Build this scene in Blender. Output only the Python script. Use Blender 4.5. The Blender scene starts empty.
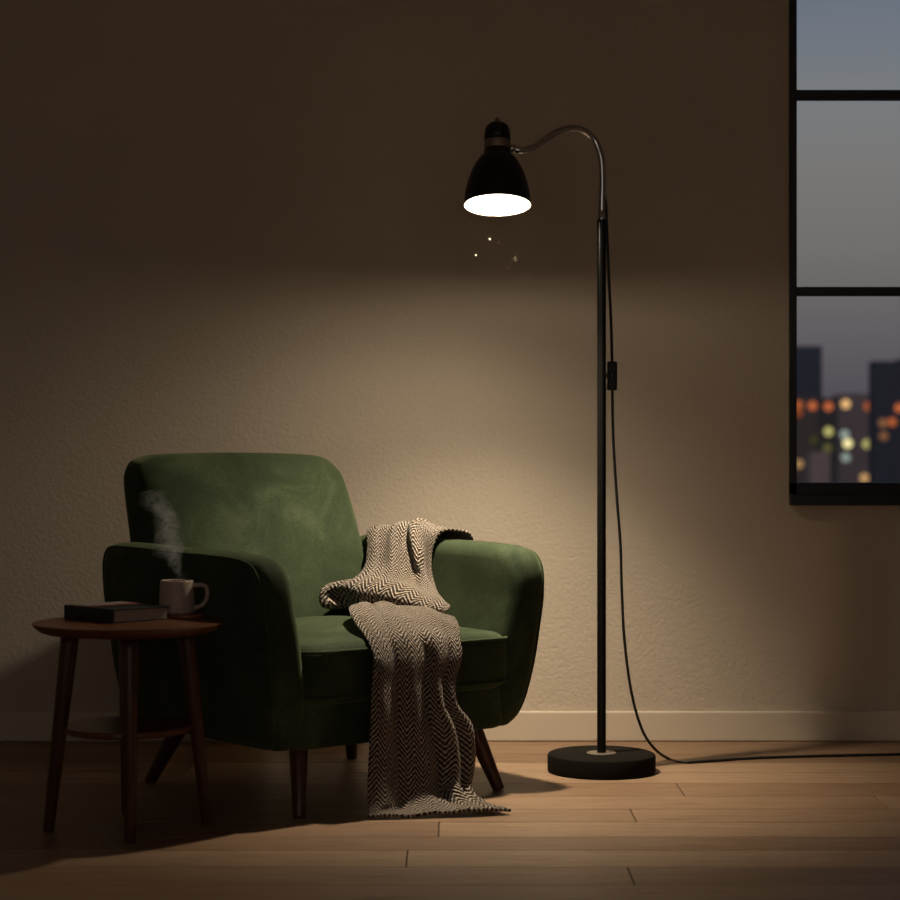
import bpy, bmesh, math, random
from mathutils import Vector, Matrix
from mathutils import noise as mnoise

random.seed(7)
PI = math.pi
S = 1.17                      # design units -> metres
F = 1968.0                    # focal length in pixels of the 900 px frame
H = 0.741                     # camera height (design units)
WALL = 5.01                   # distance of the back wall
sc = bpy.context.scene
col = sc.collection


def P(px, py, d):
    """point seen at pixel (px, py) at distance d (design units)"""
    return Vector(((px - 450) / F * d, d, H + (450 - py) / F * d))


# ------------------------------------------------------------------ materials
def lin(c):
    return tuple((v / 255 / 12.92) if v / 255 <= 0.04045 else ((v / 255 + 0.055) / 1.055) ** 2.4 for v in c)


class NT:
    def __init__(self, name):
        self.m = bpy.data.materials.new(name)
        self.m.use_nodes = True
        self.t = self.m.node_tree
        self.b = self.t.nodes['Principled BSDF']
        self.out = self.t.nodes['Material Output']

    def n(self, typ, **kw):
        nd = self.t.nodes.new(typ)
        for k, v in kw.items():
            if k in nd.inputs.keys():
                nd.inputs[k].default_value = v
            else:
                setattr(nd, k, v)
        return nd

    def l(self, a, b):
        self.t.links.new(a, b)

    def math(self, op, a, b=None, c=None):
        nd = self.t.nodes.new('ShaderNodeMath')
        nd.operation = op
        for i, v in enumerate((a, b, c)):
            if v is None:
                continue
            if isinstance(v, (int, float)):
                nd.inputs[i].default_value = v
            else:
                self.l(v, nd.inputs[i])
        return nd.outputs[0]

    def ramp(self, fac, stops):
        r = self.t.nodes.new('ShaderNodeValToRGB')
        e = r.color_ramp.elements
        while len(e) < len(stops):
            e.new(0.5)
        for i, (p, c) in enumerate(stops):
            e[i].position = p
            e[i].color = (*c, 1)
        self.l(fac, r.inputs[0])
        return r.outputs[0]

    def mix(self, fac, a, b, mode='MIX'):
        nd = self.t.nodes.new('ShaderNodeMix')
        nd.data_type = 'RGBA'
        nd.blend_type = mode
        for sock, v in ((nd.inputs[0], fac), (nd.inputs[6], a), (nd.inputs[7], b)):
            if isinstance(v, (int, float)):
                sock.default_value = v
            elif isinstance(v, tuple):
                sock.default_value = (*v, 1)
            else:
                self.l(v, sock)
        return nd.outputs[2]

    def bump(self, h, strength, dist):
        nd = self.n('ShaderNodeBump', Strength=strength, Distance=dist)
        self.l(h, nd.inputs['Height'])
        self.l(nd.outputs[0], self.b.inputs['Normal'])

    def noise(self, scale, detail=4, rough=0.5, coord='Object', stretch=None, dist=0.0):
        tc = self.n('ShaderNodeTexCoord')
        src = tc.outputs[coord]
        if stretch:
            mp = self.n('ShaderNodeMapping')
            mp.inputs['Scale'].default_value = stretch
            self.l(src, mp.inputs[0])
            src = mp.outputs[0]
        nz = self.n('ShaderNodeTexNoise')
        nz.inputs['Scale'].default_value = scale
        nz.inputs['Detail'].default_value = detail
        nz.inputs['Roughness'].default_value = rough
        nz.inputs['Distortion'].default_value = dist
        self.l(src, nz.inputs['Vector'])
        return nz.outputs[0]

    def set(self, **kw):
        for k, v in kw.items():
            k = k.replace('_', ' ')
            self.b.inputs[k].default_value = (*v, 1) if isinstance(v, tuple) else v
        return self


def flat(name, c, rough=0.5, metal=0.0, spec=0.5):
    return NT(name).set(Base_Color=c, Roughness=rough, Metallic=metal, Specular_IOR_Level=spec).m


def mat_plaster(name='plaster'):
    t = NT(name).set(Roughness=0.9, Specular_IOR_Level=0.2)
    big = t.noise(1.3, 3, 0.55)
    t.l(t.ramp(big, [(0.3, (0.50, 0.43, 0.345)), (0.7, (0.55, 0.475, 0.38))]), t.b.inputs['Base Color'])
    fine = t.noise(85, 4, 0.6)
    t.bump(fine, 0.42, 0.008)
    return t.m


def mat_floorboard():
    t = NT('oak floorboards').set(Roughness=0.42, Specular_IOR_Level=0.4)
    at = t.n('ShaderNodeAttribute', attribute_name='tone')
    grain = t.noise(3.2, 8, 0.62, stretch=(1.1, 15, 1), dist=0.5)
    fine = t.noise(20, 6, 0.6, stretch=(0.5, 16, 1), dist=0.2)
    g = t.math('MULTIPLY_ADD', fine, 0.58, t.math('MULTIPLY', grain, 0.42))
    base = t.ramp(g, [(0.28, (0.130, 0.080, 0.048)), (0.48, (0.285, 0.186, 0.117)), (0.72, (0.41, 0.282, 0.183))])
    tone = t.ramp(at.outputs['Fac'], [(0.0, (0.72, 0.66, 0.60)), (0.5, (0.95, 0.90, 0.85)), (1.0, (1.12, 1.12, 1.10))])
    knots = t.ramp(t.noise(2.2, 2, 0.4, stretch=(1.3, 9, 1)), [(0.68, (1, 1, 1)), (0.78, (0.6, 0.55, 0.5))])
    c = t.mix(1.0, t.mix(1.0, base, tone, 'MULTIPLY'), knots, 'MULTIPLY')
    t.l(c, t.b.inputs['Base Color'])
    t.l(t.ramp(g, [(0.2, (0.52,) * 3), (0.8, (0.38,) * 3)]), t.b.inputs['Roughness'])
    t.bump(g, 0.12, 0.004)
    return t.m


def mat_velvet():
    t = NT('green velvet').set(Roughness=0.85, Specular_IOR_Level=0.15)
    t.set(Sheen_Weight=0.28, Sheen_Roughness=0.45)
    t.b.inputs['Sheen Tint'].default_value = (0.55, 0.65, 0.35, 1)
    n1 = t.noise(5.5, 5, 0.62, dist=0.8)
    n2 = t.noise(230, 3, 0.6)
    c = t.ramp(n1, [(0.28, (0.017, 0.027, 0.013)), (0.5, (0.029, 0.043, 0.021)), (0.74, (0.060, 0.078, 0.041))])
    c = t.mix(0.8, c, t.ramp(n2, [(0.32, (0.68, 0.68, 0.66)), (0.68, (1.32, 1.32, 1.28))]), 'MULTIPLY')
    t.l(c, t.b.inputs['Base Color'])
    t.bump(t.math('ADD', t.math('MULTIPLY', n1, 0.5), n2), 0.15, 0.003)
    return t.m


def mat_wood(name, dark, light, stretch, rough=0.4):
    t = NT(name).set(Roughness=rough, Specular_IOR_Level=0.4)
    n1 = t.noise(4, 7, 0.6, stretch=stretch, dist=0.6)
    t.l(t.ramp(n1, [(0.3, dark), (0.7, light)]), t.b.inputs['Base Color'])
    t.bump(n1, 0.08, 0.003)
    return t.m


def mat_throw():
    t = NT('herringbone knit wool').set(Roughness=0.95, Specular_IOR_Level=0.1)
    t.set(Sheen_Weight=0.15)
    uv = t.n('ShaderNodeUVMap', uv_map='UVMap')
    sep = t.n('ShaderNodeSeparateXYZ')
    t.l(uv.outputs[0], sep.inputs[0])
    nz = t.n('ShaderNodeTexNoise', Scale=55.0, Detail=2.0)
    t.l(uv.outputs[0], nz.inputs['Vector'])
    wob = t.math('MULTIPLY', t.math('SUBTRACT', nz.outputs[0], 0.5), 0.007)
    U = t.math('ADD', sep.outputs[0], wob)
    V = t.math('ADD', sep.outputs[1], wob)
    tri = t.math('PINGPONG', U, 0.0235)             # chevron columns
    ph = t.math('DIVIDE', t.math('MULTIPLY_ADD', tri, 1.1, V), 0.0130)
    st = t.math('MULTIPLY_ADD', t.math('SINE', t.math('MULTIPLY', ph, 2 * PI)), 0.5, 0.5)
    # each stripe is broken into stitches along its run
    q = t.math('DIVIDE', t.math('SUBTRACT', V, t.math('MULTIPLY', tri, 0.9)), 0.0145)
    stitch = t.math('MULTIPLY_ADD', t.math('SINE', t.math('MULTIPLY', q, 2 * PI)), 0.5, 0.5)
    h = t.math('MULTIPLY', st, t.math('MULTIPLY_ADD', stitch, 0.4, 0.6))
    n2 = t.n('ShaderNodeTexNoise', Scale=900.0, Detail=2.0)
    t.l(uv.outputs[0], n2.inputs['Vector'])
    hh = t.math('ADD', h, t.math('MULTIPLY', t.math('SUBTRACT', n2.outputs[0], 0.5), 0.2))
    c = t.ramp(hh, [(0.20, (0.026, 0.018, 0.014)), (0.36, (0.075, 0.055, 0.042)), (0.54, (0.29, 0.235, 0.18)), (0.92, (0.50, 0.415, 0.325))])
    t.l(c, t.b.inputs['Base Color'])
    t.bump(hh, 0.9, 0.006)
    return t.m


def mat_stoneware():
    t = NT('speckled stoneware').set(Roughness=0.45, Specular_IOR_Level=0.4)
    tc = t.n('ShaderNodeTexCoord')
    vo = t.n('ShaderNodeTexVoronoi', Scale=300.0)
    t.l(tc.outputs['Object'], vo.inputs['Vector'])
    n1 = t.noise(160, 2, 0.5)
    sp = t.math('ADD', vo.outputs['Distance'], t.math('MULTIPLY', n1, 0.5))
    t.l(t.ramp(sp, [(0.36, (0.11, 0.07, 0.05)), (0.46, (0.42, 0.33, 0.26)), (1.0, (0.46, 0.37, 0.29))]), t.b.inputs['Base Color'])
    return t.m


def mat_glass():
    t = NT('window glass')
    t.t.nodes.remove(t.b)
    tr = t.n('ShaderNodeBsdfTransparent')
    gl = t.n('ShaderNodeBsdfGlossy', Roughness=0.02)
    fr = t.n('ShaderNodeFresnel', IOR=1.25)
    mx = t.n('ShaderNodeMixShader')
    t.l(fr.outputs[0], mx.inputs[0])
    t.l(tr.outputs[0], mx.inputs[1])
    t.l(gl.outputs[0], mx.inputs[2])
    t.l(mx.outputs[0], t.out.inputs[0])
    return t.m


def mat_emit(name, c, s):
    t = NT(name)
    t.t.nodes.remove(t.b)
    e = t.n('ShaderNodeEmission', Strength=s)
    e.inputs['Color'].default_value = (*c, 1)
    t.l(e.outputs[0], t.out.inputs[0])
    return t.m


def mat_facade(name, c):
    t = NT(name).set(Roughness=0.85)
    tc = t.n('ShaderNodeTexCoord')
    br = t.n('ShaderNodeTexBrick', Scale=0.28, offset=0.0)
    br.inputs['Color1'].default_value = (*[v * 0.8 for v in c], 1)
    br.inputs['Color2'].default_value = (*[v * 1.1 for v in c], 1)
    br.inputs['Mortar'].default_value = (*c, 1)
    mp = t.n('ShaderNodeMapping')
    mp.inputs['Rotation'].default_value = (PI / 2, 0, 0)
    t.l(tc.outputs['Object'], mp.inputs[0])
    t.l(mp.outputs[0], br.inputs['Vector'])
    t.l(br.outputs[0], t.b.inputs['Base Color'])
    return t.m


def mat_steam():
    t = NT('steam vapour')
    t.t.nodes.remove(t.b)
    tc = t.n('ShaderNodeTexCoord')
    n0 = t.n('ShaderNodeTexNoise', Scale=22.0 / S, Detail=2.0)
    t.l(tc.outputs['Object'], n0.inputs['Vector'])
    sub = t.n('ShaderNodeVectorMath', operation='SUBTRACT')
    t.l(n0.outputs['Color'], sub.inputs[0])
    sub.inputs[1].default_value = (0.5, 0.5, 0.5)
    sc_ = t.n('ShaderNodeVectorMath', operation='SCALE')
    sc_.inputs['Scale'].default_value = 0.075 * S
    t.l(sub.outputs[0], sc_.inputs[0])
    add = t.n('ShaderNodeVectorMath', operation='ADD')
    t.l(tc.outputs['Object'], add.inputs[0])
    t.l(sc_.outputs[0], add.inputs[1])
    sep = t.n('ShaderNodeSeparateXYZ')
    t.l(add.outputs[0], sep.inputs[0])
    z = t.math('DIVIDE', sep.outputs[2], S)
    xc = t.math('MULTIPLY_ADD', z, -0.215, t.math('MULTIPLY', t.math('SINE', t.math('MULTIPLY', z, 62.0)), 0.005))
    dx = t.math('SUBTRACT', t.math('DIVIDE', sep.outputs[0], S), xc)
    dy = t.math('DIVIDE', sep.outputs[1], S)
    r = t.math('SQRT', t.math('ADD', t.math('MULTIPLY', dx, dx), t.math('MULTIPLY', dy, dy)))
    R = t.math('MINIMUM', t.math('MULTIPLY_ADD', z, 0.28, 0.008), 0.030)
    fall = t.math('MAXIMUM', t.math('SUBTRACT', 1.0, t.math('DIVIDE', r, R)), 0.0)
    mp = t.n('ShaderNodeMapping')
    mp.inputs['Scale'].default_value = (1, .28, 0.55)
    t.l(add.outputs[0], mp.inputs[0])
    n1 = t.n('ShaderNodeTexNoise', Scale=62.0 / S, Detail=5.0, Roughness=0.65, Distortion=2.2)
    t.l(mp.outputs[0], n1.inputs['Vector'])
    ridge = t.math('SUBTRACT', 1.0, t.math('MULTIPLY', t.math('ABSOLUTE', t.math('SUBTRACT', n1.outputs[0], 0.5)), 9.0))
    ridge = t.math('MAXIMUM', ridge, 0.0)
    top = t.math('MAXIMUM', t.math('SUBTRACT', 1.0, t.math('POWER', t.math('DIVIDE', z, 0.19), 3.0)), 0.0)
    dens = t.math('MULTIPLY', t.math('MULTIPLY', t.math('MULTIPLY_ADD', t.math('POWER', ridge, 2.6), 1.25, 0.015), fall), t.math('MULTIPLY', top, STEAM_DENSITY))
    v = t.n('ShaderNodeVolumeScatter')
    v.inputs['Color'].default_value = (0.96, 0.96, 0.96, 1)
    v.inputs['Anisotropy'].default_value = 0.0
    t.l(dens, v.inputs['Density'])
    t.l(v.outputs[0], t.out.inputs['Volume'])
    return t.m


STEAM_DENSITY = 52.0
M = {
    'plaster': mat_plaster(),
    'trim': NT('painted baseboard').set(Base_Color=(0.60, 0.51, 0.40), Roughness=0.55).m,
    'ceiling': NT('ceiling paint').set(Base_Color=(0.55, 0.47, 0.38), Roughness=0.9).m,
    'floor': mat_floorboard(),
    'gap': flat('floor gap', (0.02, 0.012, 0.008), 0.9),
    'velvet': mat_velvet(),
    'leg': mat_wood('dark stained beech', (0.045, 0.017, 0.009), (0.10, 0.040, 0.020), (12, 12, 1.2), 0.35),
    'walnut': mat_wood('walnut', (0.085, 0.030, 0.013), (0.19, 0.072, 0.030), (2, 14, 14), 0.35),
    'walnut_leg': mat_wood('walnut leg', (0.045, 0.018, 0.010), (0.095, 0.039, 0.020), (14, 14, 1.2), 0.35),
    'throw': mat_throw(),
    'stoneware': mat_stoneware(),
    'coaster': mat_wood('cherry wood', (0.16, 0.045, 0.018), (0.28, 0.085, 0.032), (2, 14, 14), 0.3),
    'black_metal': flat('black enamel', (0.006, 0.006, 0.0065), 0.38),
    'pole_metal': flat('black lacquered tube', (0.006, 0.0055, 0.005), 0.34, 0.0, 0.25),
    'base_metal': flat('matt black iron', (0.010, 0.0085, 0.0065), 0.8, 0.0, 0.06),
    'chrome': flat('chrome', (0.66, 0.68, 0.71), 0.16, 1.0),
    'brushed': flat('brushed nickel', (0.42, 0.37, 0.31), 0.42, 1.0),
    'lining': flat('white reflector', (0.88, 0.86, 0.82), 0.6),
    'cord': flat('black rubber cord', (0.008, 0.008, 0.008), 0.5),
    'frame': flat('black window steel', (0.004, 0.004, 0.0045), 0.45),
    'glass': mat_glass(),
    'cover': flat('black book cloth', (0.012, 0.012, 0.012), 0.5),
    'art_grey': flat('grey cover print', (0.24, 0.21, 0.19), 0.5),
    'art_red': flat('red cover print', (0.28, 0.035, 0.035), 0.5),
    'pages': flat('book pages', (0.36, 0.28, 0.22), 0.9),
    'coffee': flat('black coffee', (0.02, 0.010, 0.005), 0.15),
    'bulb': mat_emit('lit bulb', (1.0, 0.92, 0.78), 9.0),
    'dust': flat('dust', (0.40, 0.35, 0.28), 0.9),
    'steam': mat_steam(),
}


# ------------------------------------------------------------------ helpers
def obj(name, bm, mat, parent=None, smooth=True, loc=None, recalc=True, auto=None):
    """link a bmesh (design units) as one mesh object in metres"""
    if recalc:
        bmesh.ops.recalc_face_normals(bm, faces=bm.faces)
    for v in bm.verts:
        v.co *= S
    me = bpy.data.meshes.new(name)
    bm.to_mesh(me)
    bm.free()
    mats = mat if isinstance(mat, (list, tuple)) else [mat]
    for m in mats:
        me.materials.append(m)
    for p in me.polygons:
        p.use_smooth = smooth
    if smooth and auto:
        me.set_sharp_from_angle(angle=math.radians(auto))
    o = bpy.data.objects.new(name, me)
    col.objects.link(o)
    if parent:
        o.parent = parent
    if loc is not None:
        o.location = Vector(loc) * S
    return o


def tag(o, label, cat, group=None, kind=None):
    o['label'] = label
    o['category'] = cat
    if group:
        o['group'] = group
    if kind:
        o['kind'] = kind
    return o


def thing(name, label, cat, loc, rz=0.0, group=None):
    o = bpy.data.objects.new(name, None)
    o.empty_display_size = 0.1
    col.objects.link(o)
    o.location = Vector(loc) * S
    o.rotation_euler = (0, 0, rz)
    return tag(o, label, cat, group)


def struct(name, bm, mat, parent=None, **kw):
    o = obj(name, bm, mat, parent, **kw)
    if parent is None:
        o['kind'] = 'structure'
    return o


def add_box(bm, x0, x1, y0, y1, z0, z1, bevel=0.0, seg=2):
    r = bmesh.ops.create_cube(bm, size=1)
    vs = r['verts']
    for v in vs:
        v.co = Vector(((x0 + x1) / 2 + v.co.x * (x1 - x0), (y0 + y1) / 2 + v.co.y * (y1 - y0), (z0 + z1) / 2 + v.co.z * (z1 - z0)))
    if bevel:
        es = list({e for v in vs for e in v.link_edges})
        bmesh.ops.bevel(bm, geom=es, offset=bevel, segments=seg, profile=0.5, affect='EDGES')
    return vs


def box(*a, **k):
    bm = bmesh.new()
    add_box(bm, *a, **k)
    return bm


def lathe(profile, seg=64, axis=None, origin=None, bm=None, close=True):
    """revolve (r, z) profile; axis/origin place it"""
    bm = bm or bmesh.new()
    q = Vector((0, 0, 1)).rotation_difference(Vector(axis)) if axis is not None else None
    o = Vector(origin) if origin is not None else Vector((0, 0, 0))
    rings = []
    for r, z in profile:
        if r < 1e-6:
            pts = [Vector((0, 0, z))]
        else:
            pts = [Vector((r * math.cos(2 * PI * i / seg), r * math.sin(2 * PI * i / seg), z)) for i in range(seg)]
        if q:
            pts = [q @ p for p in pts]
        rings.append([bm.verts.new(p + o) for p in pts])
    for a, b in zip(rings, rings[1:]):
        for i in range(seg):
            j = (i + 1) % seg
            if len(a) == 1 and len(b) == 1:
                continue
            if len(a) == 1:
                bm.faces.new((a[0], b[i], b[j]))
            elif len(b) == 1:
                bm.faces.new((a[i], a[j], b[0]))
            else:
                bm.faces.new((a[i], a[j], b[j], b[i]))
    return bm


def crom(pts, n, closed=False):
    """n points along a Catmull-Rom spline through pts, uniform in parameter"""
    pts = [Vector(p) for p in pts]
    m = len(pts)
    out = []
    segs = m if closed else m - 1
    for k in range(n):
        t = k / (n if closed else n - 1) * segs
        i = min(int(t), segs - 1)
        f = t - i
        if closed:
            p0, p1, p2, p3 = (pts[(i + d) % m] for d in (-1, 0, 1, 2))
        else:
            p1, p2 = pts[i], pts[i + 1]
            p0 = pts[i - 1] if i > 0 else p1 * 2 - p2
            p3 = pts[i + 2] if i + 2 < m else p2 * 2 - p1
        out.append(0.5 * ((2 * p1) + (p2 - p0) * f + (2 * p0 - 5 * p1 + 4 * p2 - p3) * f * f + (3 * p1 - p0 - 3 * p2 + p3) * f ** 3))
    return out


def tube(pts, radius, seg=12, bm=None, closed=False, caps=True):
    bm = bm or bmesh.new()
    pts = [Vector(p) for p in pts]
    n = len(pts)
    rad = radius if callable(radius) else (lambda t: radius)
    rings = []
    nrm = None
    for i, p in enumerate(pts):
        if closed:
            tg = (pts[(i + 1) % n] - pts[i - 1]).normalized()
        else:
            tg = (pts[min(i + 1, n - 1)] - pts[max(i - 1, 0)]).normalized()
        if nrm is None:
            nrm = tg.orthogonal().normalized()
        nrm = (nrm - tg * nrm.dot(tg)).normalized()
        b = tg.cross(nrm)
        r = rad(i / max(n - 1, 1))
        rings.append([bm.verts.new(p + nrm * (r * math.cos(2 * PI * k / seg)) + b * (r * math.sin(2 * PI * k / seg))) for k in range(seg)])
    for i in range(n if closed else n - 1):
        a, b = rings[i], rings[(i + 1) % n]
        for k in range(seg):
            j = (k + 1) % seg
            bm.faces.new((a[k], a[j], b[j], b[k]))
    if caps and not closed:
        bm.faces.new(rings[0])
        bm.faces.new(list(reversed(rings[-1])))
    return bm


def slab(outline, lo, hi, r, put, nr=6, inner=(0.86, 0.7, 0.5, 0.28)):
    """soft-edged pad: convex outline [(a, b)], faces at lo(a, b) and hi(a, b), edges rounded by r"""
    bm = bmesh.new()
    A = [p[0] for p in outline]
    B = [p[1] for p in outline]
    ca, cb = (min(A) + max(A)) / 2, (min(B) + max(B)) / 2
    ha, hb = (max(A) - min(A)) / 2, (max(B) - min(B)) / 2
    rings = []

    def ring(e, k, side):
        out = []
        for a, b in outline:
            a1 = ca + (a - ca) * (1 - e / ha) * k
            b1 = cb + (b - cb) * (1 - e / hb) * k
            h, l = hi(a1, b1), lo(a1, b1)
            out.append((a1, b1, h, l))
        return out

    seq = []
    for k in reversed(inner):
        seq.append((r, k, 'hi', 0.0))
    for i in range(nr + 1):
        ph = PI / 2 * i / nr
        seq.append((r * (1 - math.sin(ph)), 1.0, 'hi', r * (1 - math.cos(ph))))
    for i in range(nr, -1, -1):
        ph = PI / 2 * i / nr
        seq.append((r * (1 - math.sin(ph)), 1.0, 'lo', r * (1 - math.cos(ph))))
    for k in inner:
        seq.append((r, k, 'lo', 0.0))
    n = len(outline)
    for e, k, side, off in seq:
        rr = []
        for a1, b1, h, l in ring(e, k, side):
            c = h - off if side == 'hi' else l + off
            rr.append(bm.verts.new(put(a1, b1, c)))
        rings.append(rr)
    for x, y in zip(rings, rings[1:]):
        for i in range(n):
            j = (i + 1) % n
            bm.faces.new((x[i], x[j], y[j], y[i]))
    c0 = bm.verts.new(put(ca, cb, hi(ca, cb)))
    c1 = bm.verts.new(put(ca, cb, lo(ca, cb)))
    for i in range(n):
        j = (i + 1) % n
        bm.faces.new((c0, rings[0][j], rings[0][i]))
        bm.faces.new((c1, rings[-1][i], rings[-1][j]))
    return bm


def interp(tab, x):
    if x <= tab[0][0]:
        return tab[0][1]
    for (x0, y0), (x1, y1) in zip(tab, tab[1:]):
        if x <= x1:
            f = (x - x0) / (x1 - x0)
            return y0 + (y1 - y0) * f
    return tab[-1][1]


def sm(x):
    x = max(0.0, min(1.0, x))
    return x * x * (3 - 2 * x)


# ------------------------------------------------------------------ room shell
XL, XR, YF, ZC = -2.1, 2.15, -0.9, 2.5
WX0, WX1, WZ0, WZ1 = 0.867, 1.764, 0.612, 2.19       # window opening
TH = 0.13

bm = bmesh.new()
add_box(bm, XL - TH, WX0, WALL, WALL + TH, 0, ZC)
add_box(bm, WX1, XR + TH, WALL, WALL + TH, 0, ZC)
add_box(bm, WX0, WX1, WALL, WALL + TH, 0, WZ0)
add_box(bm, WX0, WX1, WALL, WALL + TH, WZ1, ZC)
struct('wall_back', bm, M['plaster'], smooth=False)
struct('wall_left', box(XL - TH, XL, YF, WALL, 0, ZC), M['plaster'], smooth=False)
struct('wall_right', box(XR, XR + TH, YF, WALL, 0, ZC), M['plaster'], smooth=False)
bm = bmesh.new()
GX0, GX1, GZ0, GZ1 = -1.7, 1.75, 0.35, 2.25
add_box(bm, XL - TH, GX0, YF - TH, YF, 0, ZC)
add_box(bm, GX1, XR + TH, YF - TH, YF, 0, ZC)
add_box(bm, GX0, GX1, YF - TH, YF, 0, GZ0)
add_box(bm, GX0, GX1, YF - TH, YF, GZ1, ZC)
struct('wall_front', bm, M['plaster'], smooth=False)
gw = bpy.data.objects.new('fill_window', None)  # unseen window added behind the camera to let in ambient fill light
col.objects.link(gw)
gw['kind'] = 'structure'
bm = bmesh.new()
for x in (GX0, GX0 + (GX1 - GX0) / 3, GX0 + (GX1 - GX0) * 2 / 3, GX1):
    add_box(bm, x - .012, x + .012, YF - .08, YF - .03, GZ0, GZ1)
for z in (GZ0, (GZ0 + GZ1) / 2, GZ1):
    add_box(bm, GX0, GX1, YF - .078, YF - .032, z - .012, z + .012)
struct('window_frame', bm, M['frame'], gw, smooth=False)
struct('window_pane', box(GX0, GX1, YF - .06, YF - .056, GZ0, GZ1), M['glass'], gw, smooth=False)
struct('ceiling', box(XL - TH, XR + TH, YF - TH, WALL + TH, ZC, ZC + 0.1), M['ceiling'], smooth=False)

# floor: one mesh, boards as bevelled planks over a dark subfloor
bm = bmesh.new()
lay = bm.faces.layers.float.new('tone')
tone_of = {}
edges_d = [3.352, 3.496, 3.645, 3.767, 3.919, 4.061, 4.214, 4.378, 4.52, 4.665, 4.81, 4.955]
rows = list(edges_d)
d = rows[0]
while d > YF:
    d -= 0.147
    rows.insert(0, d)
rows.append(WALL + 0.005)
rows[0] = YF
# joints seen in the photograph: (pixel x, row index counted from depth)
seen_joints = {}


def joint(px, py):
    dd = (H * F) / (py - 450)
    for i in range(len(rows) - 1):
        if rows[i] <= dd < rows[i + 1]:
            seen_joints.setdefault(i, []).append((px - 450) / F * dd)


for px, py in [(680, 789), (881, 802), (633, 815), (438.7, 829), (407, 858), (631, 876), (250, 747), (193, 763), (85, 788), (110, 806)]:
    joint(px, py)
floor_faces = []
for i in range(len(rows) - 1):
    y0, y1 = rows[i] + 0.0004, rows[i + 1] - 0.0004
    js = list(seen_joints.get(i, []))
    x = (js[0] if js else random.uniform(-1.4, -1.15))
    allj = [x]
    while allj[-1] < XR:
        allj.append(allj[-1] + random.uniform(2.3, 2.6))
    while allj[0] > XL:
        allj.insert(0, allj[0] - random.uniform(2.3, 2.6))
    for a, b in zip(allj, allj[1:]):
        a, b = max(a, XL), min(b, XR)
        if b - a < 0.01:
            continue
        tone = random.random()
        a += 0.0008
        b -= 0.0008
        g = 0.0010
        top = [bm.verts.new(c) for c in ((a + g, y0 + g, 0), (b - g, y0 + g, 0), (b - g, y1 - g, 0), (a + g, y1 - g, 0))]
        low = [bm.verts.new(c) for c in ((a, y0, -0.004), (b, y0, -0.004), (b, y1, -0.004), (a, y1, -0.004))]
        fs = [bm.faces.new(top)]
        for k in range(4):
            fs.append(bm.faces.new((low[k], low[(k + 1) % 4], top[(k + 1) % 4], top[k])))
        for f in fs:
            tone_of[f] = tone
vb = add_box(bm, XL - TH, XR + TH, YF - TH, WALL + TH, -0.06, -0.0035)
for f, tn in tone_of.items():
    f[lay] = tn
for f in bm.faces:
    if f not in tone_of:
        f.material_index = 1
fl = struct('floor', bm, [M['floor'], M['gap']], smooth=False, recalc=False)


def baseboard(name, x0, x1, y0, y1):
    struct(name, box(x0, x1, y0, y1, 0.0, 0.077, bevel=0.004, seg=2), M['trim'], smooth=False)


BT = 0.012
baseboard('baseboard_back', XL, XR, WALL - BT, WALL)
baseboard('baseboard_left', XL, XL + BT, YF, WALL - BT)
baseboard('baseboard_right', XR - BT, XR, YF, WALL - BT)
baseboard('baseboard_front', XL + BT, XR - BT, YF, YF + BT)

# window: black steel frame, bars, panes and a projecting sill
win = bpy.data.objects.new('window_1', None)
col.objects.link(win)
win.location = Vector((0, WALL, 0)) * S
win['kind'] = 'structure'
fy0, fy1 = -0.010, 0.05
xa, xb = 0.863, 1.768
za, zb = 0.629, 2.195
xm = (xa + xb) / 2
bm = bmesh.new()
add_box(bm, xa, xa + 0.0185, fy0, fy1, za - 0.004, zb, 0.0015)
add_box(bm, xb - 0.0185, xb, fy0, fy1, za - 0.004, zb, 0.0015)
add_box(bm, xa, xb, fy0, fy1, za - 0.004, 0.658, 0.0015)
add_box(bm, xa, xb, fy0, fy1, zb - 0.03, zb, 0.0015)
struct('window_frame', bm, M['frame'], win, smooth=False)
bars = []
for yc in (94.5, 291.2):
    z = H + (450 - yc) / F * WALL
    struct('glazing_bar', box(xa + 0.0185, xb - 0.0185, fy0 + 0.001, 0.035, z - 0.0105, z + 0.0105, 0.0015), M['frame'], win, smooth=False)
    bars.append(z)
struct('mullion', box(xm - 0.0105, xm + 0.0105, fy0 + 0.002, 0.034, 0.655, zb - 0.03, 0.0015), M['frame'], win, smooth=False)
zs = [0.655] + sorted(bars) + [zb - 0.03]
for k in range(3):
    for x0, x1 in ((xa + 0.018, xm), (xm, xb - 0.018)):
        struct('window_pane', box(x0, x1, 0.014, 0.018, zs[k], zs[k + 1]), M['glass'], win, smooth=False)
struct('window_sill', box(xa, xb, -0.037, 0.05, 0.601, 0.629, 0.002), M['frame'], win, smooth=False)

# ------------------------------------------------------------------ armchair
AX = math.radians(39)
C = Vector((-0.273, 4.340, 0))
chair = thing('armchair', 'dark green velvet armchair with splayed dark wood legs, a throw over one arm', 'armchair', C, AX)


def CL(x, y, z):
    """chair coordinates (right, front, up) -> local mesh coordinates"""
    return Vector((x, -y, z))


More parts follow.
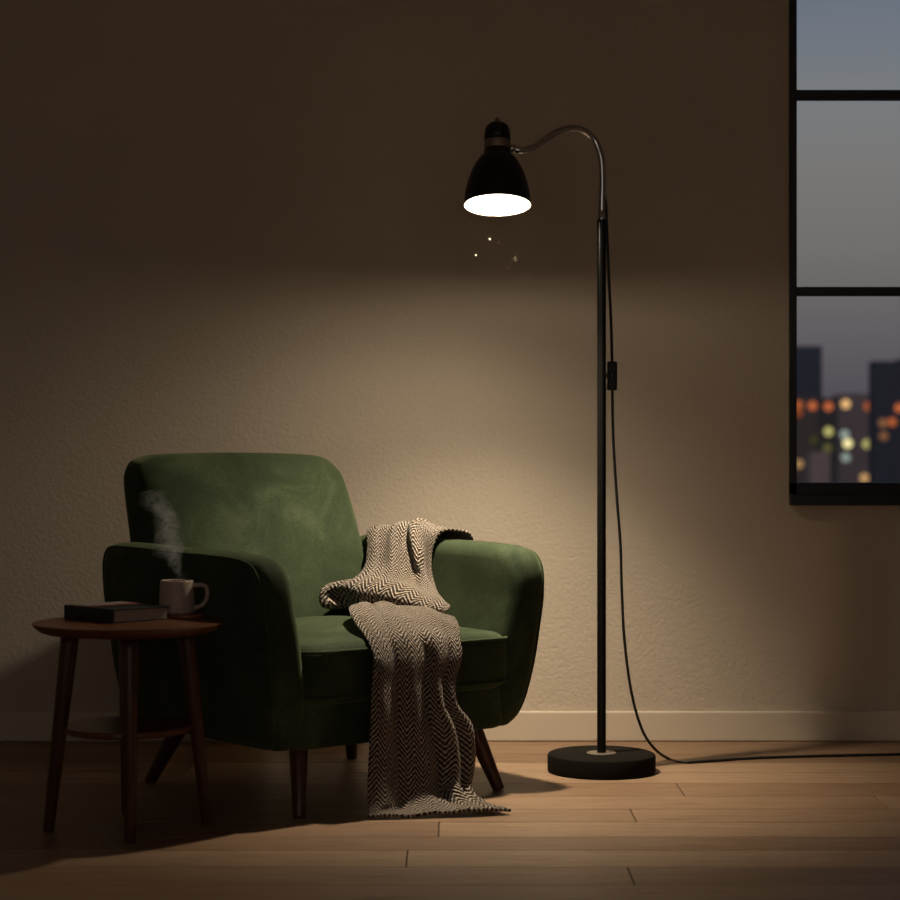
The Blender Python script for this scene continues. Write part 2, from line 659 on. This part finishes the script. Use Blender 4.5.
arm_pts = [(-.320, .152), (-.2, .137), (.0, .133), (.225, .133), (.270, .145), (.292, .19), (.306, .28), (.312, .37), (.312, .43), (.307, .474),
           (.293, .505), (.262, .524), (.18, .532), (0, .535), (-.2, .538), (-.285, .537), (-.318, .525), (-.334, .485), (-.337, .40), (-.332, .27), (-.327, .185)]
arm_ol = [(p.x, p.y) for p in crom([(a, b, 0) for a, b in arm_pts], 110, True)]
outer_t = [(.13, .322), (.2, .340), (.27, .353), (.34, .362), (.42, .374), (.5, .381), (.56, .382)]
inner_t = [(.13, .250), (.2, .250), (.25, .254), (.34, .268), (.42, .284), (.5, .294), (.56, .297)]
for s in (-1, 1):
    bm = slab(arm_ol, lambda a, b: interp(inner_t, b), lambda a, b: interp(outer_t, b) + 0.006 * (1 - ((a / .36) ** 2)), 0.032,
              lambda a, b, c, s=s: CL(s * c, a, b))
    arm = obj('arm', bm, M['velvet'], chair)
    # piping along the outer seam
    loop = []
    for a, b in arm_ol:
        loop.append(CL(s * (interp(outer_t, b) + 0.006 * (1 - (a / .36) ** 2) - 0.009), a * (1 - 0.009 / .34), .345 + (b - .345) * (1 - 0.009 / .2)))
    obj('piping', tube(loop, 0.0036, 8, closed=True), M['velvet'], arm)

bk_pts = [(0, .27), (.2, .27), (.268, .28), (.288, .32), (.293, .45), (.291, .56), (.285, .65), (.274, .694), (.242, .722), (.18, .731), (.0, .735)]
bk = bk_pts + [(-a, b) for a, b in reversed(bk_pts[1:-1])]
bk_ol = [(p.x, p.y) for p in crom([(a, b, 0) for a, b in bk], 120, True)]


def back_front(a, b):
    cr = max(0.0, 1 - (a / .30) ** 2) * max(0.0, 1 - ((b - .52) / .24) ** 2)
    return -.185 - (b - .38) * .38 + .026 * cr


bm = slab(bk_ol, lambda a, b: back_front(0, b) - .148 - .09 * max(0.0, .70 - b), back_front, 0.045, lambda a, b, c: CL(a, c, b))
back = obj('backrest', bm, M['velvet'], chair)


def rrect(x0, x1, y0, y1, r, n=8, bow=0.0):
    out = []
    for cx, cy, a0 in ((x1 - r, y1 - r, 0), (x0 + r, y1 - r, 90), (x0 + r, y0 + r, 180), (x1 - r, y0 + r, 270)):
        for i in range(n + 1):
            a = math.radians(a0 + 90 * i / n)
            out.append((cx + r * math.cos(a), cy + r * math.sin(a)))
    # densify the straight runs
    dense = []
    for i, p in enumerate(out):
        q = out[(i + 1) % len(out)]
        L = math.hypot(q[0] - p[0], q[1] - p[1])
        m = max(1, int(L / 0.03))
        for k in range(m):
            f = k / m
            dense.append((p[0] + (q[0] - p[0]) * f, p[1] + (q[1] - p[1]) * f))
    return dense


seat_ol = rrect(-.275, .294, -.20, .308, .06)


def seat_top(a, b):
    return .343 + .032 * max(0, 1 - (a / .28) ** 2) * max(0, 1 - ((b - .05) / .28) ** 2)


bm = slab(seat_ol, lambda a, b: .223, seat_top, .028, lambda a, b, c: CL(a, b, c))
seat = obj('seat_cushion', bm, M['velvet'], chair)
for zz in (.333, .240):
    obj('piping', tube([CL(a * .998, b * .998, zz) for a, b in seat_ol], .0036, 8, closed=True), M['velvet'], seat)

base_ol = rrect(-.290, .290, -.325, .288, .04)
bm = slab(base_ol, lambda a, b: .136, lambda a, b: .25, .012, lambda a, b, c: CL(a * (1 - .02 * max(0, (.25 - c)) / .11), b, c))
obj('seat_base', bm, M['velvet'], chair)
for sx, sy in ((-1, 1), (1, 1), (1, -1), (-1, -1)):
    bot = CL(sx * (.264 if sy > 0 else .279), sy * (.278 if sy > 0 else .287), 0)
    top = CL(sx * .226, sy * .222, .150)
    ax = top - bot
    L = ax.length
    obj('leg', lathe([(0, 0), (.0118, 0), (.0128, .003), (.0215, L * .96), (.0215, L), (0, L)], 28, ax, bot), M['leg'], chair)

# ------------------------------------------------------------------ throw
R = [
    [(.401, -.245, .47), (.401, -.1, .465), (.401, .015, .475)],
    [(.400, -.250, .505), (.400, -.1, .51), (.400, .026, .510)],
    [(.383, -.255, .538), (.383, -.15, .545), (.383, -.05, .546), (.383, .034, .541)],
    [(.340, -.258, .546), (.340, -.19, .550), (.340, -.10, .562), (.340, -.03, .552), (.340, .034, .547)],
    [(.300, -.25, .540), (.297, -.17, .545), (.295, -.09, .556), (.298, -.03, .546), (.300, .025, .541)],
    [(.264, -.20, .498), (.260, -.12, .506), (.262, -.06, .512), (.272, 0, .502), (.281, .020, .492)],
    [(.215, -.160, .450), (.222, -.08, .462), (.232, -.02, .466), (.252, .025, .450), (.266, .045, .440)],
    [(.130, -.140, .420), (.158, -.045, .430), (.182, .02, .436), (.210, .09, .422), (.228, .125, .398)],
    [(.092, -.112, .430), (.108, .0, .444), (.126, .08, .443), (.158, .155, .416), (.184, .205, .394)],
    [(.052, -.094, .414), (.068, .01, .424), (.088, .09, .420), (.122, .17, .402), (.154, .232, .387)],
    [(.050, -.086, .384), (.070, .03, .392), (.094, .10, .394), (.122, .17, .388), (.152, .226, .378)],
    [(.084, -.056, .3785), (.100, .03, .386), (.110, .10, .388), (.132, .175, .384), (.158, .232, .375)],
    [(.094, -.014, .388), (.092, .06, .396), (.102, .125, .394), (.132, .195, .388), (.162, .246, .374)],
    [(.048, .056, .392), (.060, .11, .398), (.084, .165, .392), (.122, .215, .384), (.156, .262, .369)],
    [(-.035, .135, .392), (.010, .18, .395), (.050, .21, .386), (.104, .245, .375), (.146, .280, .362)],
    [(-.086, .220, .376), (-.035, .25, .378), (.015, .265, .374), (.078, .278, .364), (.134, .298, .354)],
    [(-.105, .288, .353), (-.06, .308, .355), (0, .315, .353), (.063, .318, .348), (.120, .316, .338)],
    [(-.115, .325, .318), (-.065, .330, .318), (0, .333, .316), (.057, .334, .312), (.111, .330, .303)],
    [(-.124, .333, .260), (-.01, .338, .26), (.092, .334, .258)],
    [(-.131, .337, .205), (-.01, .342, .205), (.088, .340, .210)],
    [(-.138, .342, .150), (-.01, .346, .150), (.122, .344, .165)],
    [(-.145, .348, .100), (-.01, .352, .100), (.130, .348, .112)],
    [(-.152, .356, .058), (-.015, .360, .058), (.124, .350, .066)],
    [(-.158, .366, .024), (-.02, .374, .026), (.110, .362, .032)],
    [(-.163, .375, .010), (-.11, .386, .010), (-.03, .405, .011), (.04, .41, .012), (.104, .405, .010)],
    [(-.166, .380, .0065), (-.116, .413, .0065), (-.045, .452, .0065), (.02, .486, .0075), (.092, .517, .0065)],
]
NU, NV = 90, 340
cols_ = [crom(r, NU) for r in R]
# resample along the length so that rows are evenly spaced by arc length (mid column)
fine = [crom([cols_[i][j] for i in range(len(R))], 1200) for j in range(NU)]
mid = fine[NU // 2]
cum = [0.0]
for a, b in zip(mid, mid[1:]):
    cum.append(cum[-1] + (b - a).length)
total = cum[-1]
idx = []
k = 0
for i in range(NV):
    s_ = total * i / (NV - 1)
    while k < len(cum) - 2 and cum[k + 1] < s_:
        k += 1
    idx.append((k, (s_ - cum[k]) / max(1e-9, cum[k + 1] - cum[k])))
grid = [[fine[j][k].lerp(fine[j][min(k + 1, 1199)], f) for j in range(NU)] for k, f in idx]
vpar = [(k + f) / 1199 * (len(R) - 1) for k, f in idx]
nrmg = []
for i in range(NV):
    row = []
    for j in range(NU):
        du = grid[i][min(j + 1, NU - 1)] - grid[i][max(j - 1, 0)]
        dv = grid[min(i + 1, NV - 1)][j] - grid[max(i - 1, 0)][j]
        n = du.cross(dv)
        row.append(n.normalized() if n.length > 1e-12 else Vector((0, 0, 1)))
    nrmg.append(row)
# which way the cloth faces out (front of the hanging part)
sgn = 1.0 if nrmg[int(NV * .75)][NU // 2].y > 0 else -1.0


def gauss(x, c, w):
    return math.exp(-((x - c) / w) ** 2)


def folds(u, v):
    hang = (.35 * sm((v - 14.5) / 2.0) + .65 * sm((v - 17.0) / 2.5)) * (1 - 0.85 * sm((v - 23.0) / 1.8))
    f = 0.0
    dr = (v - 17) * 0.012
    f += hang * (.012 * gauss(u, .10 + dr * .2, .10) - .006 * gauss(u, .25 + dr * .6, .03) + .012 * gauss(u, .40 + dr * 1.6, .11)
                 - .012 * gauss(u, .56 + dr * 2.0, .035) + .020 * gauss(u, .70 + dr * 1.6, .075) - .012 * gauss(u, .85 + dr * .6, .03) + .010 * gauss(u, .96, .06))
    arm_ = gauss(v, 5.2, 2.6)
    f += arm_ * (.006 * gauss(u, .10, .09) + .007 * gauss(u, .36 - (v - 4) * .015, .07) + .015 * gauss(u, .60 + (v - 4) * .07, .06) - .006 * gauss(u, .50 + (v - 4) * .065, .04) + .004 * gauss(u, .93, .06))
    lap = gauss(v, 13.8, 1.6)
    d2 = (v - 13) * .05
    f += lap * .8 * (.008 * gauss(u, .06, .08) - .008 * gauss(u, .20 + d2 * .6, .035) + .009 * gauss(u, .36 + d2, .07) - .005 * gauss(u, .52 + d2, .04) + .009 * gauss(u, .72 + d2 * .5, .1))
    fl_ = sm((v - 23.3) / 1.2)
    f += fl_ * (.004 * gauss(u, .45, .08) + .006 * gauss(u, .72, .09) + .003 * gauss(u, .9, .06))
    return f


bm = bmesh.new()
vs = []
for i in range(NV):
    row = []
    for j in range(NU):
        u = j / (NU - 1)
        p = grid[i][j]
        n = nrmg[i][j] * sgn
        # keep the outward sense steady: on the flat lap and arm it is up
        f = folds(u, vpar[i])
        wob = .0025 * mnoise.noise(Vector((p.x * 22, p.y * 22, p.z * 22 + i * .01)))
        q = p + n * (f + wob)
        lift = .009 * gauss(vpar[i], 3.2, 1.6) + .006 * sm((vpar[i] - 6) / 1.5) * (1 - sm((vpar[i] - 14.5) / 1.5))
        q.z += lift
        cave = .040 * gauss(u, .135, .085) * gauss(vpar[i], 9.35, .55)
        q += Vector((.629, -.777, 0)) * cave
        q.z = max(q.z, 0.005)
        row.append(bm.verts.new(CL(q.x, q.y, q.z)))
    vs.append(row)
uvl = bm.loops.layers.uv.new('UVMap')
vlen = [[0.0] * NU]
for i in range(1, NV):
    vlen.append([vlen[-1][j] + (grid[i][j] - grid[i - 1][j]).length for j in range(NU)])
for i in range(NV):
    # ease between the columns so that the weave stays continuous
    mean = sum(vlen[i]) / NU
    vlen[i] = [mean + (x - mean) * .15 for x in vlen[i]]
for i in range(NV - 1):
    for j in range(NU - 1):
        f = bm.faces.new((vs[i][j], vs[i][j + 1], vs[i + 1][j + 1], vs[i + 1][j]))
        for lp, (a, b) in zip(f.loops, ((i, j), (i, j + 1), (i + 1, j + 1), (i + 1, j))):
            lp[uvl].uv = (b / (NU - 1) * 0.34 * S, vlen[a][b] * S)
throw = obj('throw_blanket', bm, M['throw'])
throw.location = C * S
throw.rotation_euler = (0, 0, AX)
so = throw.modifiers.new('thickness', 'SOLIDIFY')
so.thickness = 0.006 * S
so.offset = 0.0
tag(throw, 'cream and brown herringbone wool throw draped over the green armchair down to the floor', 'blanket')

# ------------------------------------------------------------------ side table
TC = Vector(((128.5 - 450) / F * 3.86, 3.86, 0))
table = thing('side_table', 'small round walnut side table with a lower shelf beside the green armchair', 'table', TC, math.radians(10.5))
TZ = .4045
obj('tabletop', lathe([(0, TZ - .020), (.160, TZ - .020), (.172, TZ - .016), (.184, TZ - .006), (.1855, TZ - .003), (.184, TZ), (0, TZ)], 96), M['walnut'], table, auto=35)
obj('shelf', lathe([(0, .190), (.122, .190), (.127, .194), (.127, .200), (.125, .203), (0, .203)], 80), M['walnut'], table, auto=35)
for a in (0, 90, 180, 270):
    c, s_ = math.cos(math.radians(a)), math.sin(math.radians(a))
    top = Vector((.112 * c, .112 * s_, TZ - .020))
    bot = Vector((.154 * c, .154 * s_, 0))
    ax = top - bot
    L = ax.length
    obj('leg', lathe([(0, 0), (.0095, 0), (.0108, .003), (.0175, L * .93), (.0178, L), (0, L)], 28, ax, bot), M['walnut_leg'], table)

# book
bl = Vector((-.772, 3.935, TZ))
bf = Vector((-.653, 3.815, TZ))
ux = (bf - bl).normalized()              # along the spine
bw, bh, bt = .168, .136, .027
rz = math.atan2(ux.y, ux.x)
# local x along the spine (towards the viewer), local y away from the spine
book = thing('hardcover_book', 'closed black hardcover book lying on the round side table left of the mug', 'book', bl, rz)
ct = .0028
obj('cover', (lambda b: (add_box(b, 0, bw, 0, bh, 0, ct, .0006), add_box(b, 0, bw, 0, bh, bt - ct, bt, .0006),
                         add_box(b, 0, bw, 0, .004, .0005, bt - .0005, .0012), b)[-1])(bmesh.new()), M['cover'], book, smooth=False)
obj('page_block', box(.004, bw - .004, .003, bh - .004, ct, bt - ct), M['pages'], book, smooth=False)
obj('cover_panel', box(.006, .062, .012, bh - .006, bt, bt + .0004), M['art_grey'], book, smooth=False)['label'] = 'grey printed panel across the head of the cover'
obj('cover_stripe', box(.062, .076, .012, bh - .006, bt, bt + .0004), M['art_red'], book, smooth=False)['label'] = 'dark red printed stripe'

# coaster and mug
MC = Vector(((177 - 450) / F * 3.965, 3.965, TZ))
cst = obj('coaster', lathe([(0, 0), (.0395, 0), (.0415, .0015), (.0415, .0065), (.040, .008), (0, .008)], 64), M['coaster'], loc=MC + Vector((.018, -.004, 0)), auto=35)
tag(cst, 'round reddish wooden coaster under the speckled mug', 'coaster')
mug = thing('mug', 'speckled beige stoneware mug steaming on a coaster on the side table', 'mug', MC + Vector((0, 0, .0081)))
mh = .0665
obj('body', lathe([(0, 0), (.0335, 0), (.0358, .002), (.0365, .006), (.0335, mh - .003), (.0328, mh - .0008), (.0318, mh), (.0308, mh - .001), (.0303, mh - .004), (.0318, .008), (.029, .005), (0, .005)], 64), M['stoneware'], mug)
hp = [(.033, 0, .0555), (.044, 0, .0568), (.055, 0, .0555), (.0605, 0, .049), (.0612, 0, .038), (.0585, 0, .026), (.051, 0, .0165), (.042, 0, .012), (.0345, 0, .0105)]
bm = tube([Vector((0, 0, 0)) + p for p in crom(hp, 48)], lambda t: .0043 + .0012 * abs(2 * t - 1) ** 4, 14)
obj('handle', bm, M['stoneware'], mug)
obj('coffee', lathe([(0, .0545), (.0306, .0545), (.0306, .052), (0, .052)], 48), M['coffee'], mug)
# steam: a soft plume of vapour rising from the mug
bm = bmesh.new()
st_pts, st_r = [], []
for k in range(24):
    z = .002 + .188 * k / 23
    st_pts.append(Vector((-.215 * z, 0, z)))
bm = tube(st_pts, lambda t: .018 + .032 * min(1, t * 2.2), 20)
steam = obj('steam', bm, M['steam'], loc=MC + Vector((.001, 0, .0081 + mh - .006)))
tag(steam, 'thin wisp of pale steam rising from the speckled mug', 'steam', kind='stuff')

# ------------------------------------------------------------------ floor lamp
LD = 4.54
LX = (601.5 - 450) / F * LD
lamp = thing('floor_lamp', 'tall black floor lamp with a lit bell shade on a curved chrome neck', 'lamp', (LX, LD, 0))
O = Vector((LX, LD, 0))
obj('base', lathe([(0, 0), (.122, 0), (.1245, .003), (.1245, .037), (.1225, .0405), (.119, .042), (0, .042)], 96), M['base_metal'], lamp, auto=30)
obj('base_plate', lathe([(0, .0415), (.034, .0415), (.034, .0430), (.0325, .0438), (0, .0438)], 48), M['brushed'], lamp, auto=30)['label'] = 'round nickel plate at the foot of the pole'
PZ = H + (450 - 219.5) / F * LD
obj('pole', lathe([(0, .043), (.0104, .043), (.0104, PZ - .001), (.0094, PZ), (0, PZ)], 32), M['pole_metal'], lamp, auto=40)
obj('collar', lathe([(0, PZ), (.0091, PZ), (.0091, PZ + .019), (.0083, PZ + .020), (0, PZ + .020)], 32), M['chrome'], lamp, auto=40)
# shade: bell on a tilted axis
TILT = math.radians(12)
HD = 4.38
mouth = P(497.5, 205, HD)
up = Vector((0.004, math.sin(TILT), math.cos(TILT))).normalized()
prof_o = [(.0746, 0), (.0743, .006), (.0725, .028), (.0668, .054), (.0588, .078), (.0495, .097), (.0400, .110), (.0338, .116), (.0305, .122), (.0293, .130)]
prof_i = [(r - .0018, z) for r, z in prof_o]
full = prof_o + [(.0, .130)]
inn = [(.0746, 0), (.0736, -.0006), (.0730, 0)] + [(r - .0016, z + .0002) for r, z in prof_o[1:-1]] + [(.026, .120), (0, .120)]
shade = obj('lamp_shade', lathe(full, 72, up, mouth - O), M['black_metal'], lamp, auto=50)
obj('reflector', lathe([(.0746, 0), (.0738, -.0007), (.0731, 0)] + [(r - .0016, z + .0002) for r, z in prof_o[1:-1]] + [(.026, .118), (0, .118)], 72, up, mouth - O), M['lining'], shade, auto=60)['label'] = 'white inside of the shade'
obj('shade_band', lathe([(.0, .130), (.0296, .130), (.0299, .1315), (.0299, .1475), (.0296, .149), (0, .149)], 64, up, mouth - O), M['brushed'], lamp, auto=40)['label'] = 'nickel band around the shade neck'
obj('shade_cap', lathe([(0, .149), (.0294, .149), (.0294, .164), (.0284, .176), (.0250, .185), (.0175, .1915), (.008, .1945), (0, .195)], 64, up, mouth - O), M['black_metal'], lamp)
obj('finial', lathe([(0, .192), (.0058, .192), (.0058, .203), (.0045, .205), (0, .205)], 24, up, mouth - O), M['brushed'], lamp, auto=40)
obj('bulb', lathe([(0, .020)] + [(.030 * math.sin(PI * k / 16), .050 - .030 * math.cos(PI * k / 16)) for k in range(1, 13)] + [(.014, .085), (.013, .117), (0, .117)], 40, up, mouth - O), M['bulb'], shade)
# gooseneck
neck_px = [(511.5, 148.8, 4.407), (522, 150.3, 4.41), (533, 147.5, 4.43), (545, 139.5, 4.455), (558, 131.5, 4.485), (571, 128.2, 4.51), (584, 130.8, 4.53), (594.5, 140.5, 4.54), (600.8, 157, 4.54), (602.2, 178, 4.54), (601.8, 200, 4.54), (601.5, 216, 4.54)]
obj('gooseneck', tube([p - O for p in crom([P(*q) for q in neck_px], 120)], .0082, 18), M['chrome'], lamp)
obj('neck_joint', lathe([(0, 0), (.0095, 0), (.0095, .008), (.0085, .010), (0, .010)], 24, (1, .05, 0), P(511, 148.6, 4.406) - O), M['chrome'], lamp, auto=40)
# cord with its inline switch
FZ = .0035


def on_floor(px, py):
    dd = (H - FZ) * F / (py - 450)
    return P(px, py, dd)


cord_pts = [P(602.5, 188, 4.5505), P(605.8, 203, 4.5525), P(606.6, 222, 4.5525), P(607.5, 245, 4.552), P(609, 280, 4.556), P(611, 320, 4.56), P(612, 362, 4.565), P(612.3, 390, 4.568), P(613.3, 440, 4.575), P(617, 500, 4.585),
            P(620.5, 545, 4.59), P(621.8, 590, 4.60), P(624.5, 640, 4.61), P(631, 690, 4.625), P(641, 727, 4.64), P(653, 747, 4.65),
            on_floor(668, 758.5), on_floor(684, 762.2), on_floor(710, 761), on_floor(750, 758.2), on_floor(800, 756.4), on_floor(860, 755), on_floor(900, 754.2), on_floor(960, 753), on_floor(1120, 752)]
cord = obj('cord', tube([p - O for p in crom(cord_pts, 260)], .0034, 10), M['cord'], lamp)
sw0, sw1 = P(612, 390.5, 4.566), P(612, 361.5, 4.565)
bm = box(sw0.x - .0115, sw0.x + .0115, 4.556, 4.577, sw0.z, sw1.z, .004, 3)
for v in bm.verts:
    v.co -= O
swo = obj('switch', bm, M['cord'], cord)
bm = box(sw0.x - .006, sw0.x + .006, 4.552, 4.558, (sw0.z + sw1.z) / 2 - .011, (sw0.z + sw1.z) / 2 + .011, .002, 2)
add_box(bm, sw0.x - .0145, sw0.x - .0105, 4.562, 4.571, (sw0.z + sw1.z) / 2 - .004, (sw0.z + sw1.z) / 2 + .008, .001, 2)
for v in bm.verts:
    v.co -= O
obj('switch_rocker', bm, M['black_metal'], cord)

# light that leaves the shade
WARM = (1.0, .84, .625)


def light(name, typ, energy, loc, radius, **kw):
    ld = bpy.data.lights.new(name, typ)
    ld.energy = energy
    ld.color = WARM
    ld.shadow_soft_size = radius * S
    for k, v in kw.items():
        setattr(ld, k, v)
    o = bpy.data.objects.new(name, ld)
    col.objects.link(o)
    o.location = loc * S
    return o


light('lamp_glow', 'POINT', 3.9, mouth + up * .0005, .008)
sp = light('lamp_beam', 'SPOT', 102.0, mouth + up * .004, .026, spot_size=math.radians(94), spot_blend=1.0)
sp.rotation_euler = (math.radians(5), math.radians(2), 0)
sp = light('lamp_spill', 'SPOT', 30.0, mouth + up * .003, .024, spot_size=math.radians(140), spot_blend=1.0)
sp.rotation_euler = (math.radians(4), math.radians(14), 0)

# dust in the beam just under the shade
bm = bmesh.new()
for px, py in [(461.5, 250.5), (490, 239.5), (474, 242), (498, 243), (515, 258), (516, 261), (551, 238), (542.5, 248.5), (533.5, 261.5), (535, 273.5), (504, 277), (563, 279.5), (521, 295), (543, 296.5), (497, 300), (476, 255), (529, 244), (508, 268), (552, 262)]:
    c = P(px, py, random.uniform(4.15, 4.5))
    bmesh.ops.create_icosphere(bm, subdivisions=1, radius=random.uniform(.0008, .0012), matrix=Matrix.Translation(c))
dust = obj('dust', bm, M['dust'])
tag(dust, 'tiny dust specks floating in the light below the lamp shade', 'dust', kind='stuff')

# ------------------------------------------------------------------ city beyond the window (real metres)
CAMZ = H * S


def far(px, py, d):
    return ((px - 450) / F * d, CAMZ + (450 - py) / F * d)


def building(x0, x1, ytop, d, color, label, lights, depth=None):
    xa_, zt = far(x0, ytop, d)
    xb_, _ = far(x1, ytop, d)
    dep = depth or 8.0
    cx = (xa_ + xb_) / 2
    b = bpy.data.objects.new('office_building', None)
    col.objects.link(b)
    b.location = (cx, d, -45)
    tag(b, label, 'building', 'dark city buildings seen through the window')
    hw = (xb_ - xa_) / 2
    bm = bmesh.new()
    add_box(bm, -hw / S, hw / S, 0, dep / S, 0, (zt + 45) / S)
    fac = obj('facade', bm, mat_facade('facade', color), b, smooth=False)
    bm = bmesh.new()
    add_box(bm, -hw * .5 / S, hw * .3 / S, dep * .3 / S, dep * .7 / S, (zt + 45) / S, (zt + 45 + hw * .04) / S)
    obj('rooftop_plant', bm, fac.data.materials[0], b, smooth=False)
    for px, py, c, s_ in lights:
        wx, wz = far(px, py, d - .2)
        w = 9.5 / F * d / 2
        bm = lathe([(0, 0), (w / S, 0), (w * .9 / S, .2 / S), (0, .25 / S)], 24, (0, -1, 0), ((wx - cx) / S, 0, (wz + 45) / S))
        lo = obj('lit_window', bm, mat_emit('lit window', lin(c), s_), b, smooth=False)


OR, YE, YG, CR, BL, BR = (210, 112, 68), (240, 190, 125), (195, 188, 115), (245, 232, 165), (160, 175, 165), (165, 115, 80)
K = .95
building(742, 822, 346, 820, (.042, .050, .088), 'tall dark tower at the left edge of the window', [])
building(873, 975, 361, 780, (.033, .040, .068), 'tall dark tower on the right side of the window, edged by orange lights', [(883, 423, BR, K * .55), (892.3, 422, OR, K * .6), (883.8, 436, BR, K * .5), (899.5, 408, OR, K * .8)])
building(836, 874, 394, 900, (.185, .15, .165), 'pale pinkish block between the two towers in the window', [(845.8, 404, YE, K), (868.5, 406.3, OR, K * .6), (844.8, 434.5, BL, K * .8), (847.8, 443.5, CR, K * 1.15), (867, 444, YG, K * .8), (845.8, 457.5, BL, K * .7), (864.5, 478, YE, K * .6)])  # distance haze and sunset light are put into this facade colour
building(819, 838, 398, 700, (.05, .05, .06), 'narrow dark block below the left tower in the window', [(828.5, 406.5, OR, K * .8), (828.6, 431.5, YG, K * .9), (827.5, 448, YG, K * .18)])
building(780, 818, 396, 640, (.085, .07, .072), 'low brownish block in front of the left tower in the window', [(812.6, 405.8, OR, K * .75), (798.5, 405, OR, K * .6), (798.7, 413, OR, K * .3), (799, 464, YE, K * .4), (814, 440, YG, K * .08)])
building(811, 830, 452, 520, (.24, .19, .195), 'low pale rooftop block at the foot of the window view', [])

gm = bmesh.new()
add_box(gm, -900 / S, 1500 / S, 60 / S, 2600 / S, -46 / S, -45 / S)
struct('ground', gm, flat('dark city ground', (.03, .03, .035), .95), smooth=False)

# ------------------------------------------------------------------ sky
w = bpy.data.worlds.new('dusk sky')
sc.world = w
w.use_nodes = True
nt = w.node_tree
tc = nt.nodes.new('ShaderNodeTexCoord')
sep = nt.nodes.new('ShaderNodeSeparateXYZ')
nt.links.new(tc.outputs['Generated'], sep.inputs[0])
mr = nt.nodes.new('ShaderNodeMapRange')
mr.inputs['From Min'].default_value = -.05
mr.inputs['From Max'].default_value = .30
nt.links.new(sep.outputs[2], mr.inputs[0])
rp = nt.nodes.new('ShaderNodeValToRGB')
stops = [(-.05, (60, 55, 62)), (0.02, (80, 76, 83)), (.045, (92, 88, 94)), (.075, (106, 101, 102)), (.10, (115, 111, 110)), (.14, (121, 120, 119)), (.175, (121, 124, 127)), (.21, (110, 118, 130)), (.30, (80, 92, 112))]
e = rp.color_ramp.elements
while len(e) < len(stops):
    e.new(.5)
for i, (zz, c) in enumerate(stops):
    e[i].position = (zz + .05) / .35
    e[i].color = (*lin(c), 1)
nt.links.new(mr.outputs[0], rp.inputs[0])
mr2 = nt.nodes.new('ShaderNodeMapRange')
mr2.interpolation_type = 'SMOOTHSTEP'
mr2.inputs['From Min'].default_value = 0.2
mr2.inputs['From Max'].default_value = -.6
nt.links.new(sep.outputs[1], mr2.inputs[0])
glow = nt.nodes.new('ShaderNodeValToRGB')  # brighter warm sky behind the camera, added to fill the room
ge = glow.color_ramp.elements
ge[0].position, ge[0].color = 0.1, (.54, .44, .38, 1)
ge[1].position, ge[1].color = 1.0, (.44, .41, .42, 1)
nt.links.new(mr.outputs[0], glow.inputs[0])
mx = nt.nodes.new('ShaderNodeMix')
mx.data_type = 'RGBA'
nt.links.new(mr2.outputs[0], mx.inputs[0])
nt.links.new(rp.outputs[0], mx.inputs[6])
nt.links.new(glow.outputs[0], mx.inputs[7])
nt.links.new(mx.outputs[2], nt.nodes['Background'].inputs[0])
nt.nodes['Background'].inputs[1].default_value = 1.0

# ------------------------------------------------------------------ camera
cd = bpy.data.cameras.new('camera')
cam = bpy.data.objects.new('camera', cd)
col.objects.link(cam)
cam.location = (0, 0, CAMZ)
cam.rotation_euler = (PI / 2, 0, 0)
cd.sensor_width = 36
cd.lens = F / 900 * 36
cd.clip_end = 3000
cd.dof.use_dof = True
cd.dof.focus_distance = 4.4 * S
cd.dof.aperture_fstop = 3.6
sc.camera = cam
sc.view_settings.view_transform = 'Standard'
sc.view_settings.look = 'None'
sc.view_settings.gamma = 1
sc.view_settings.exposure = 0.0
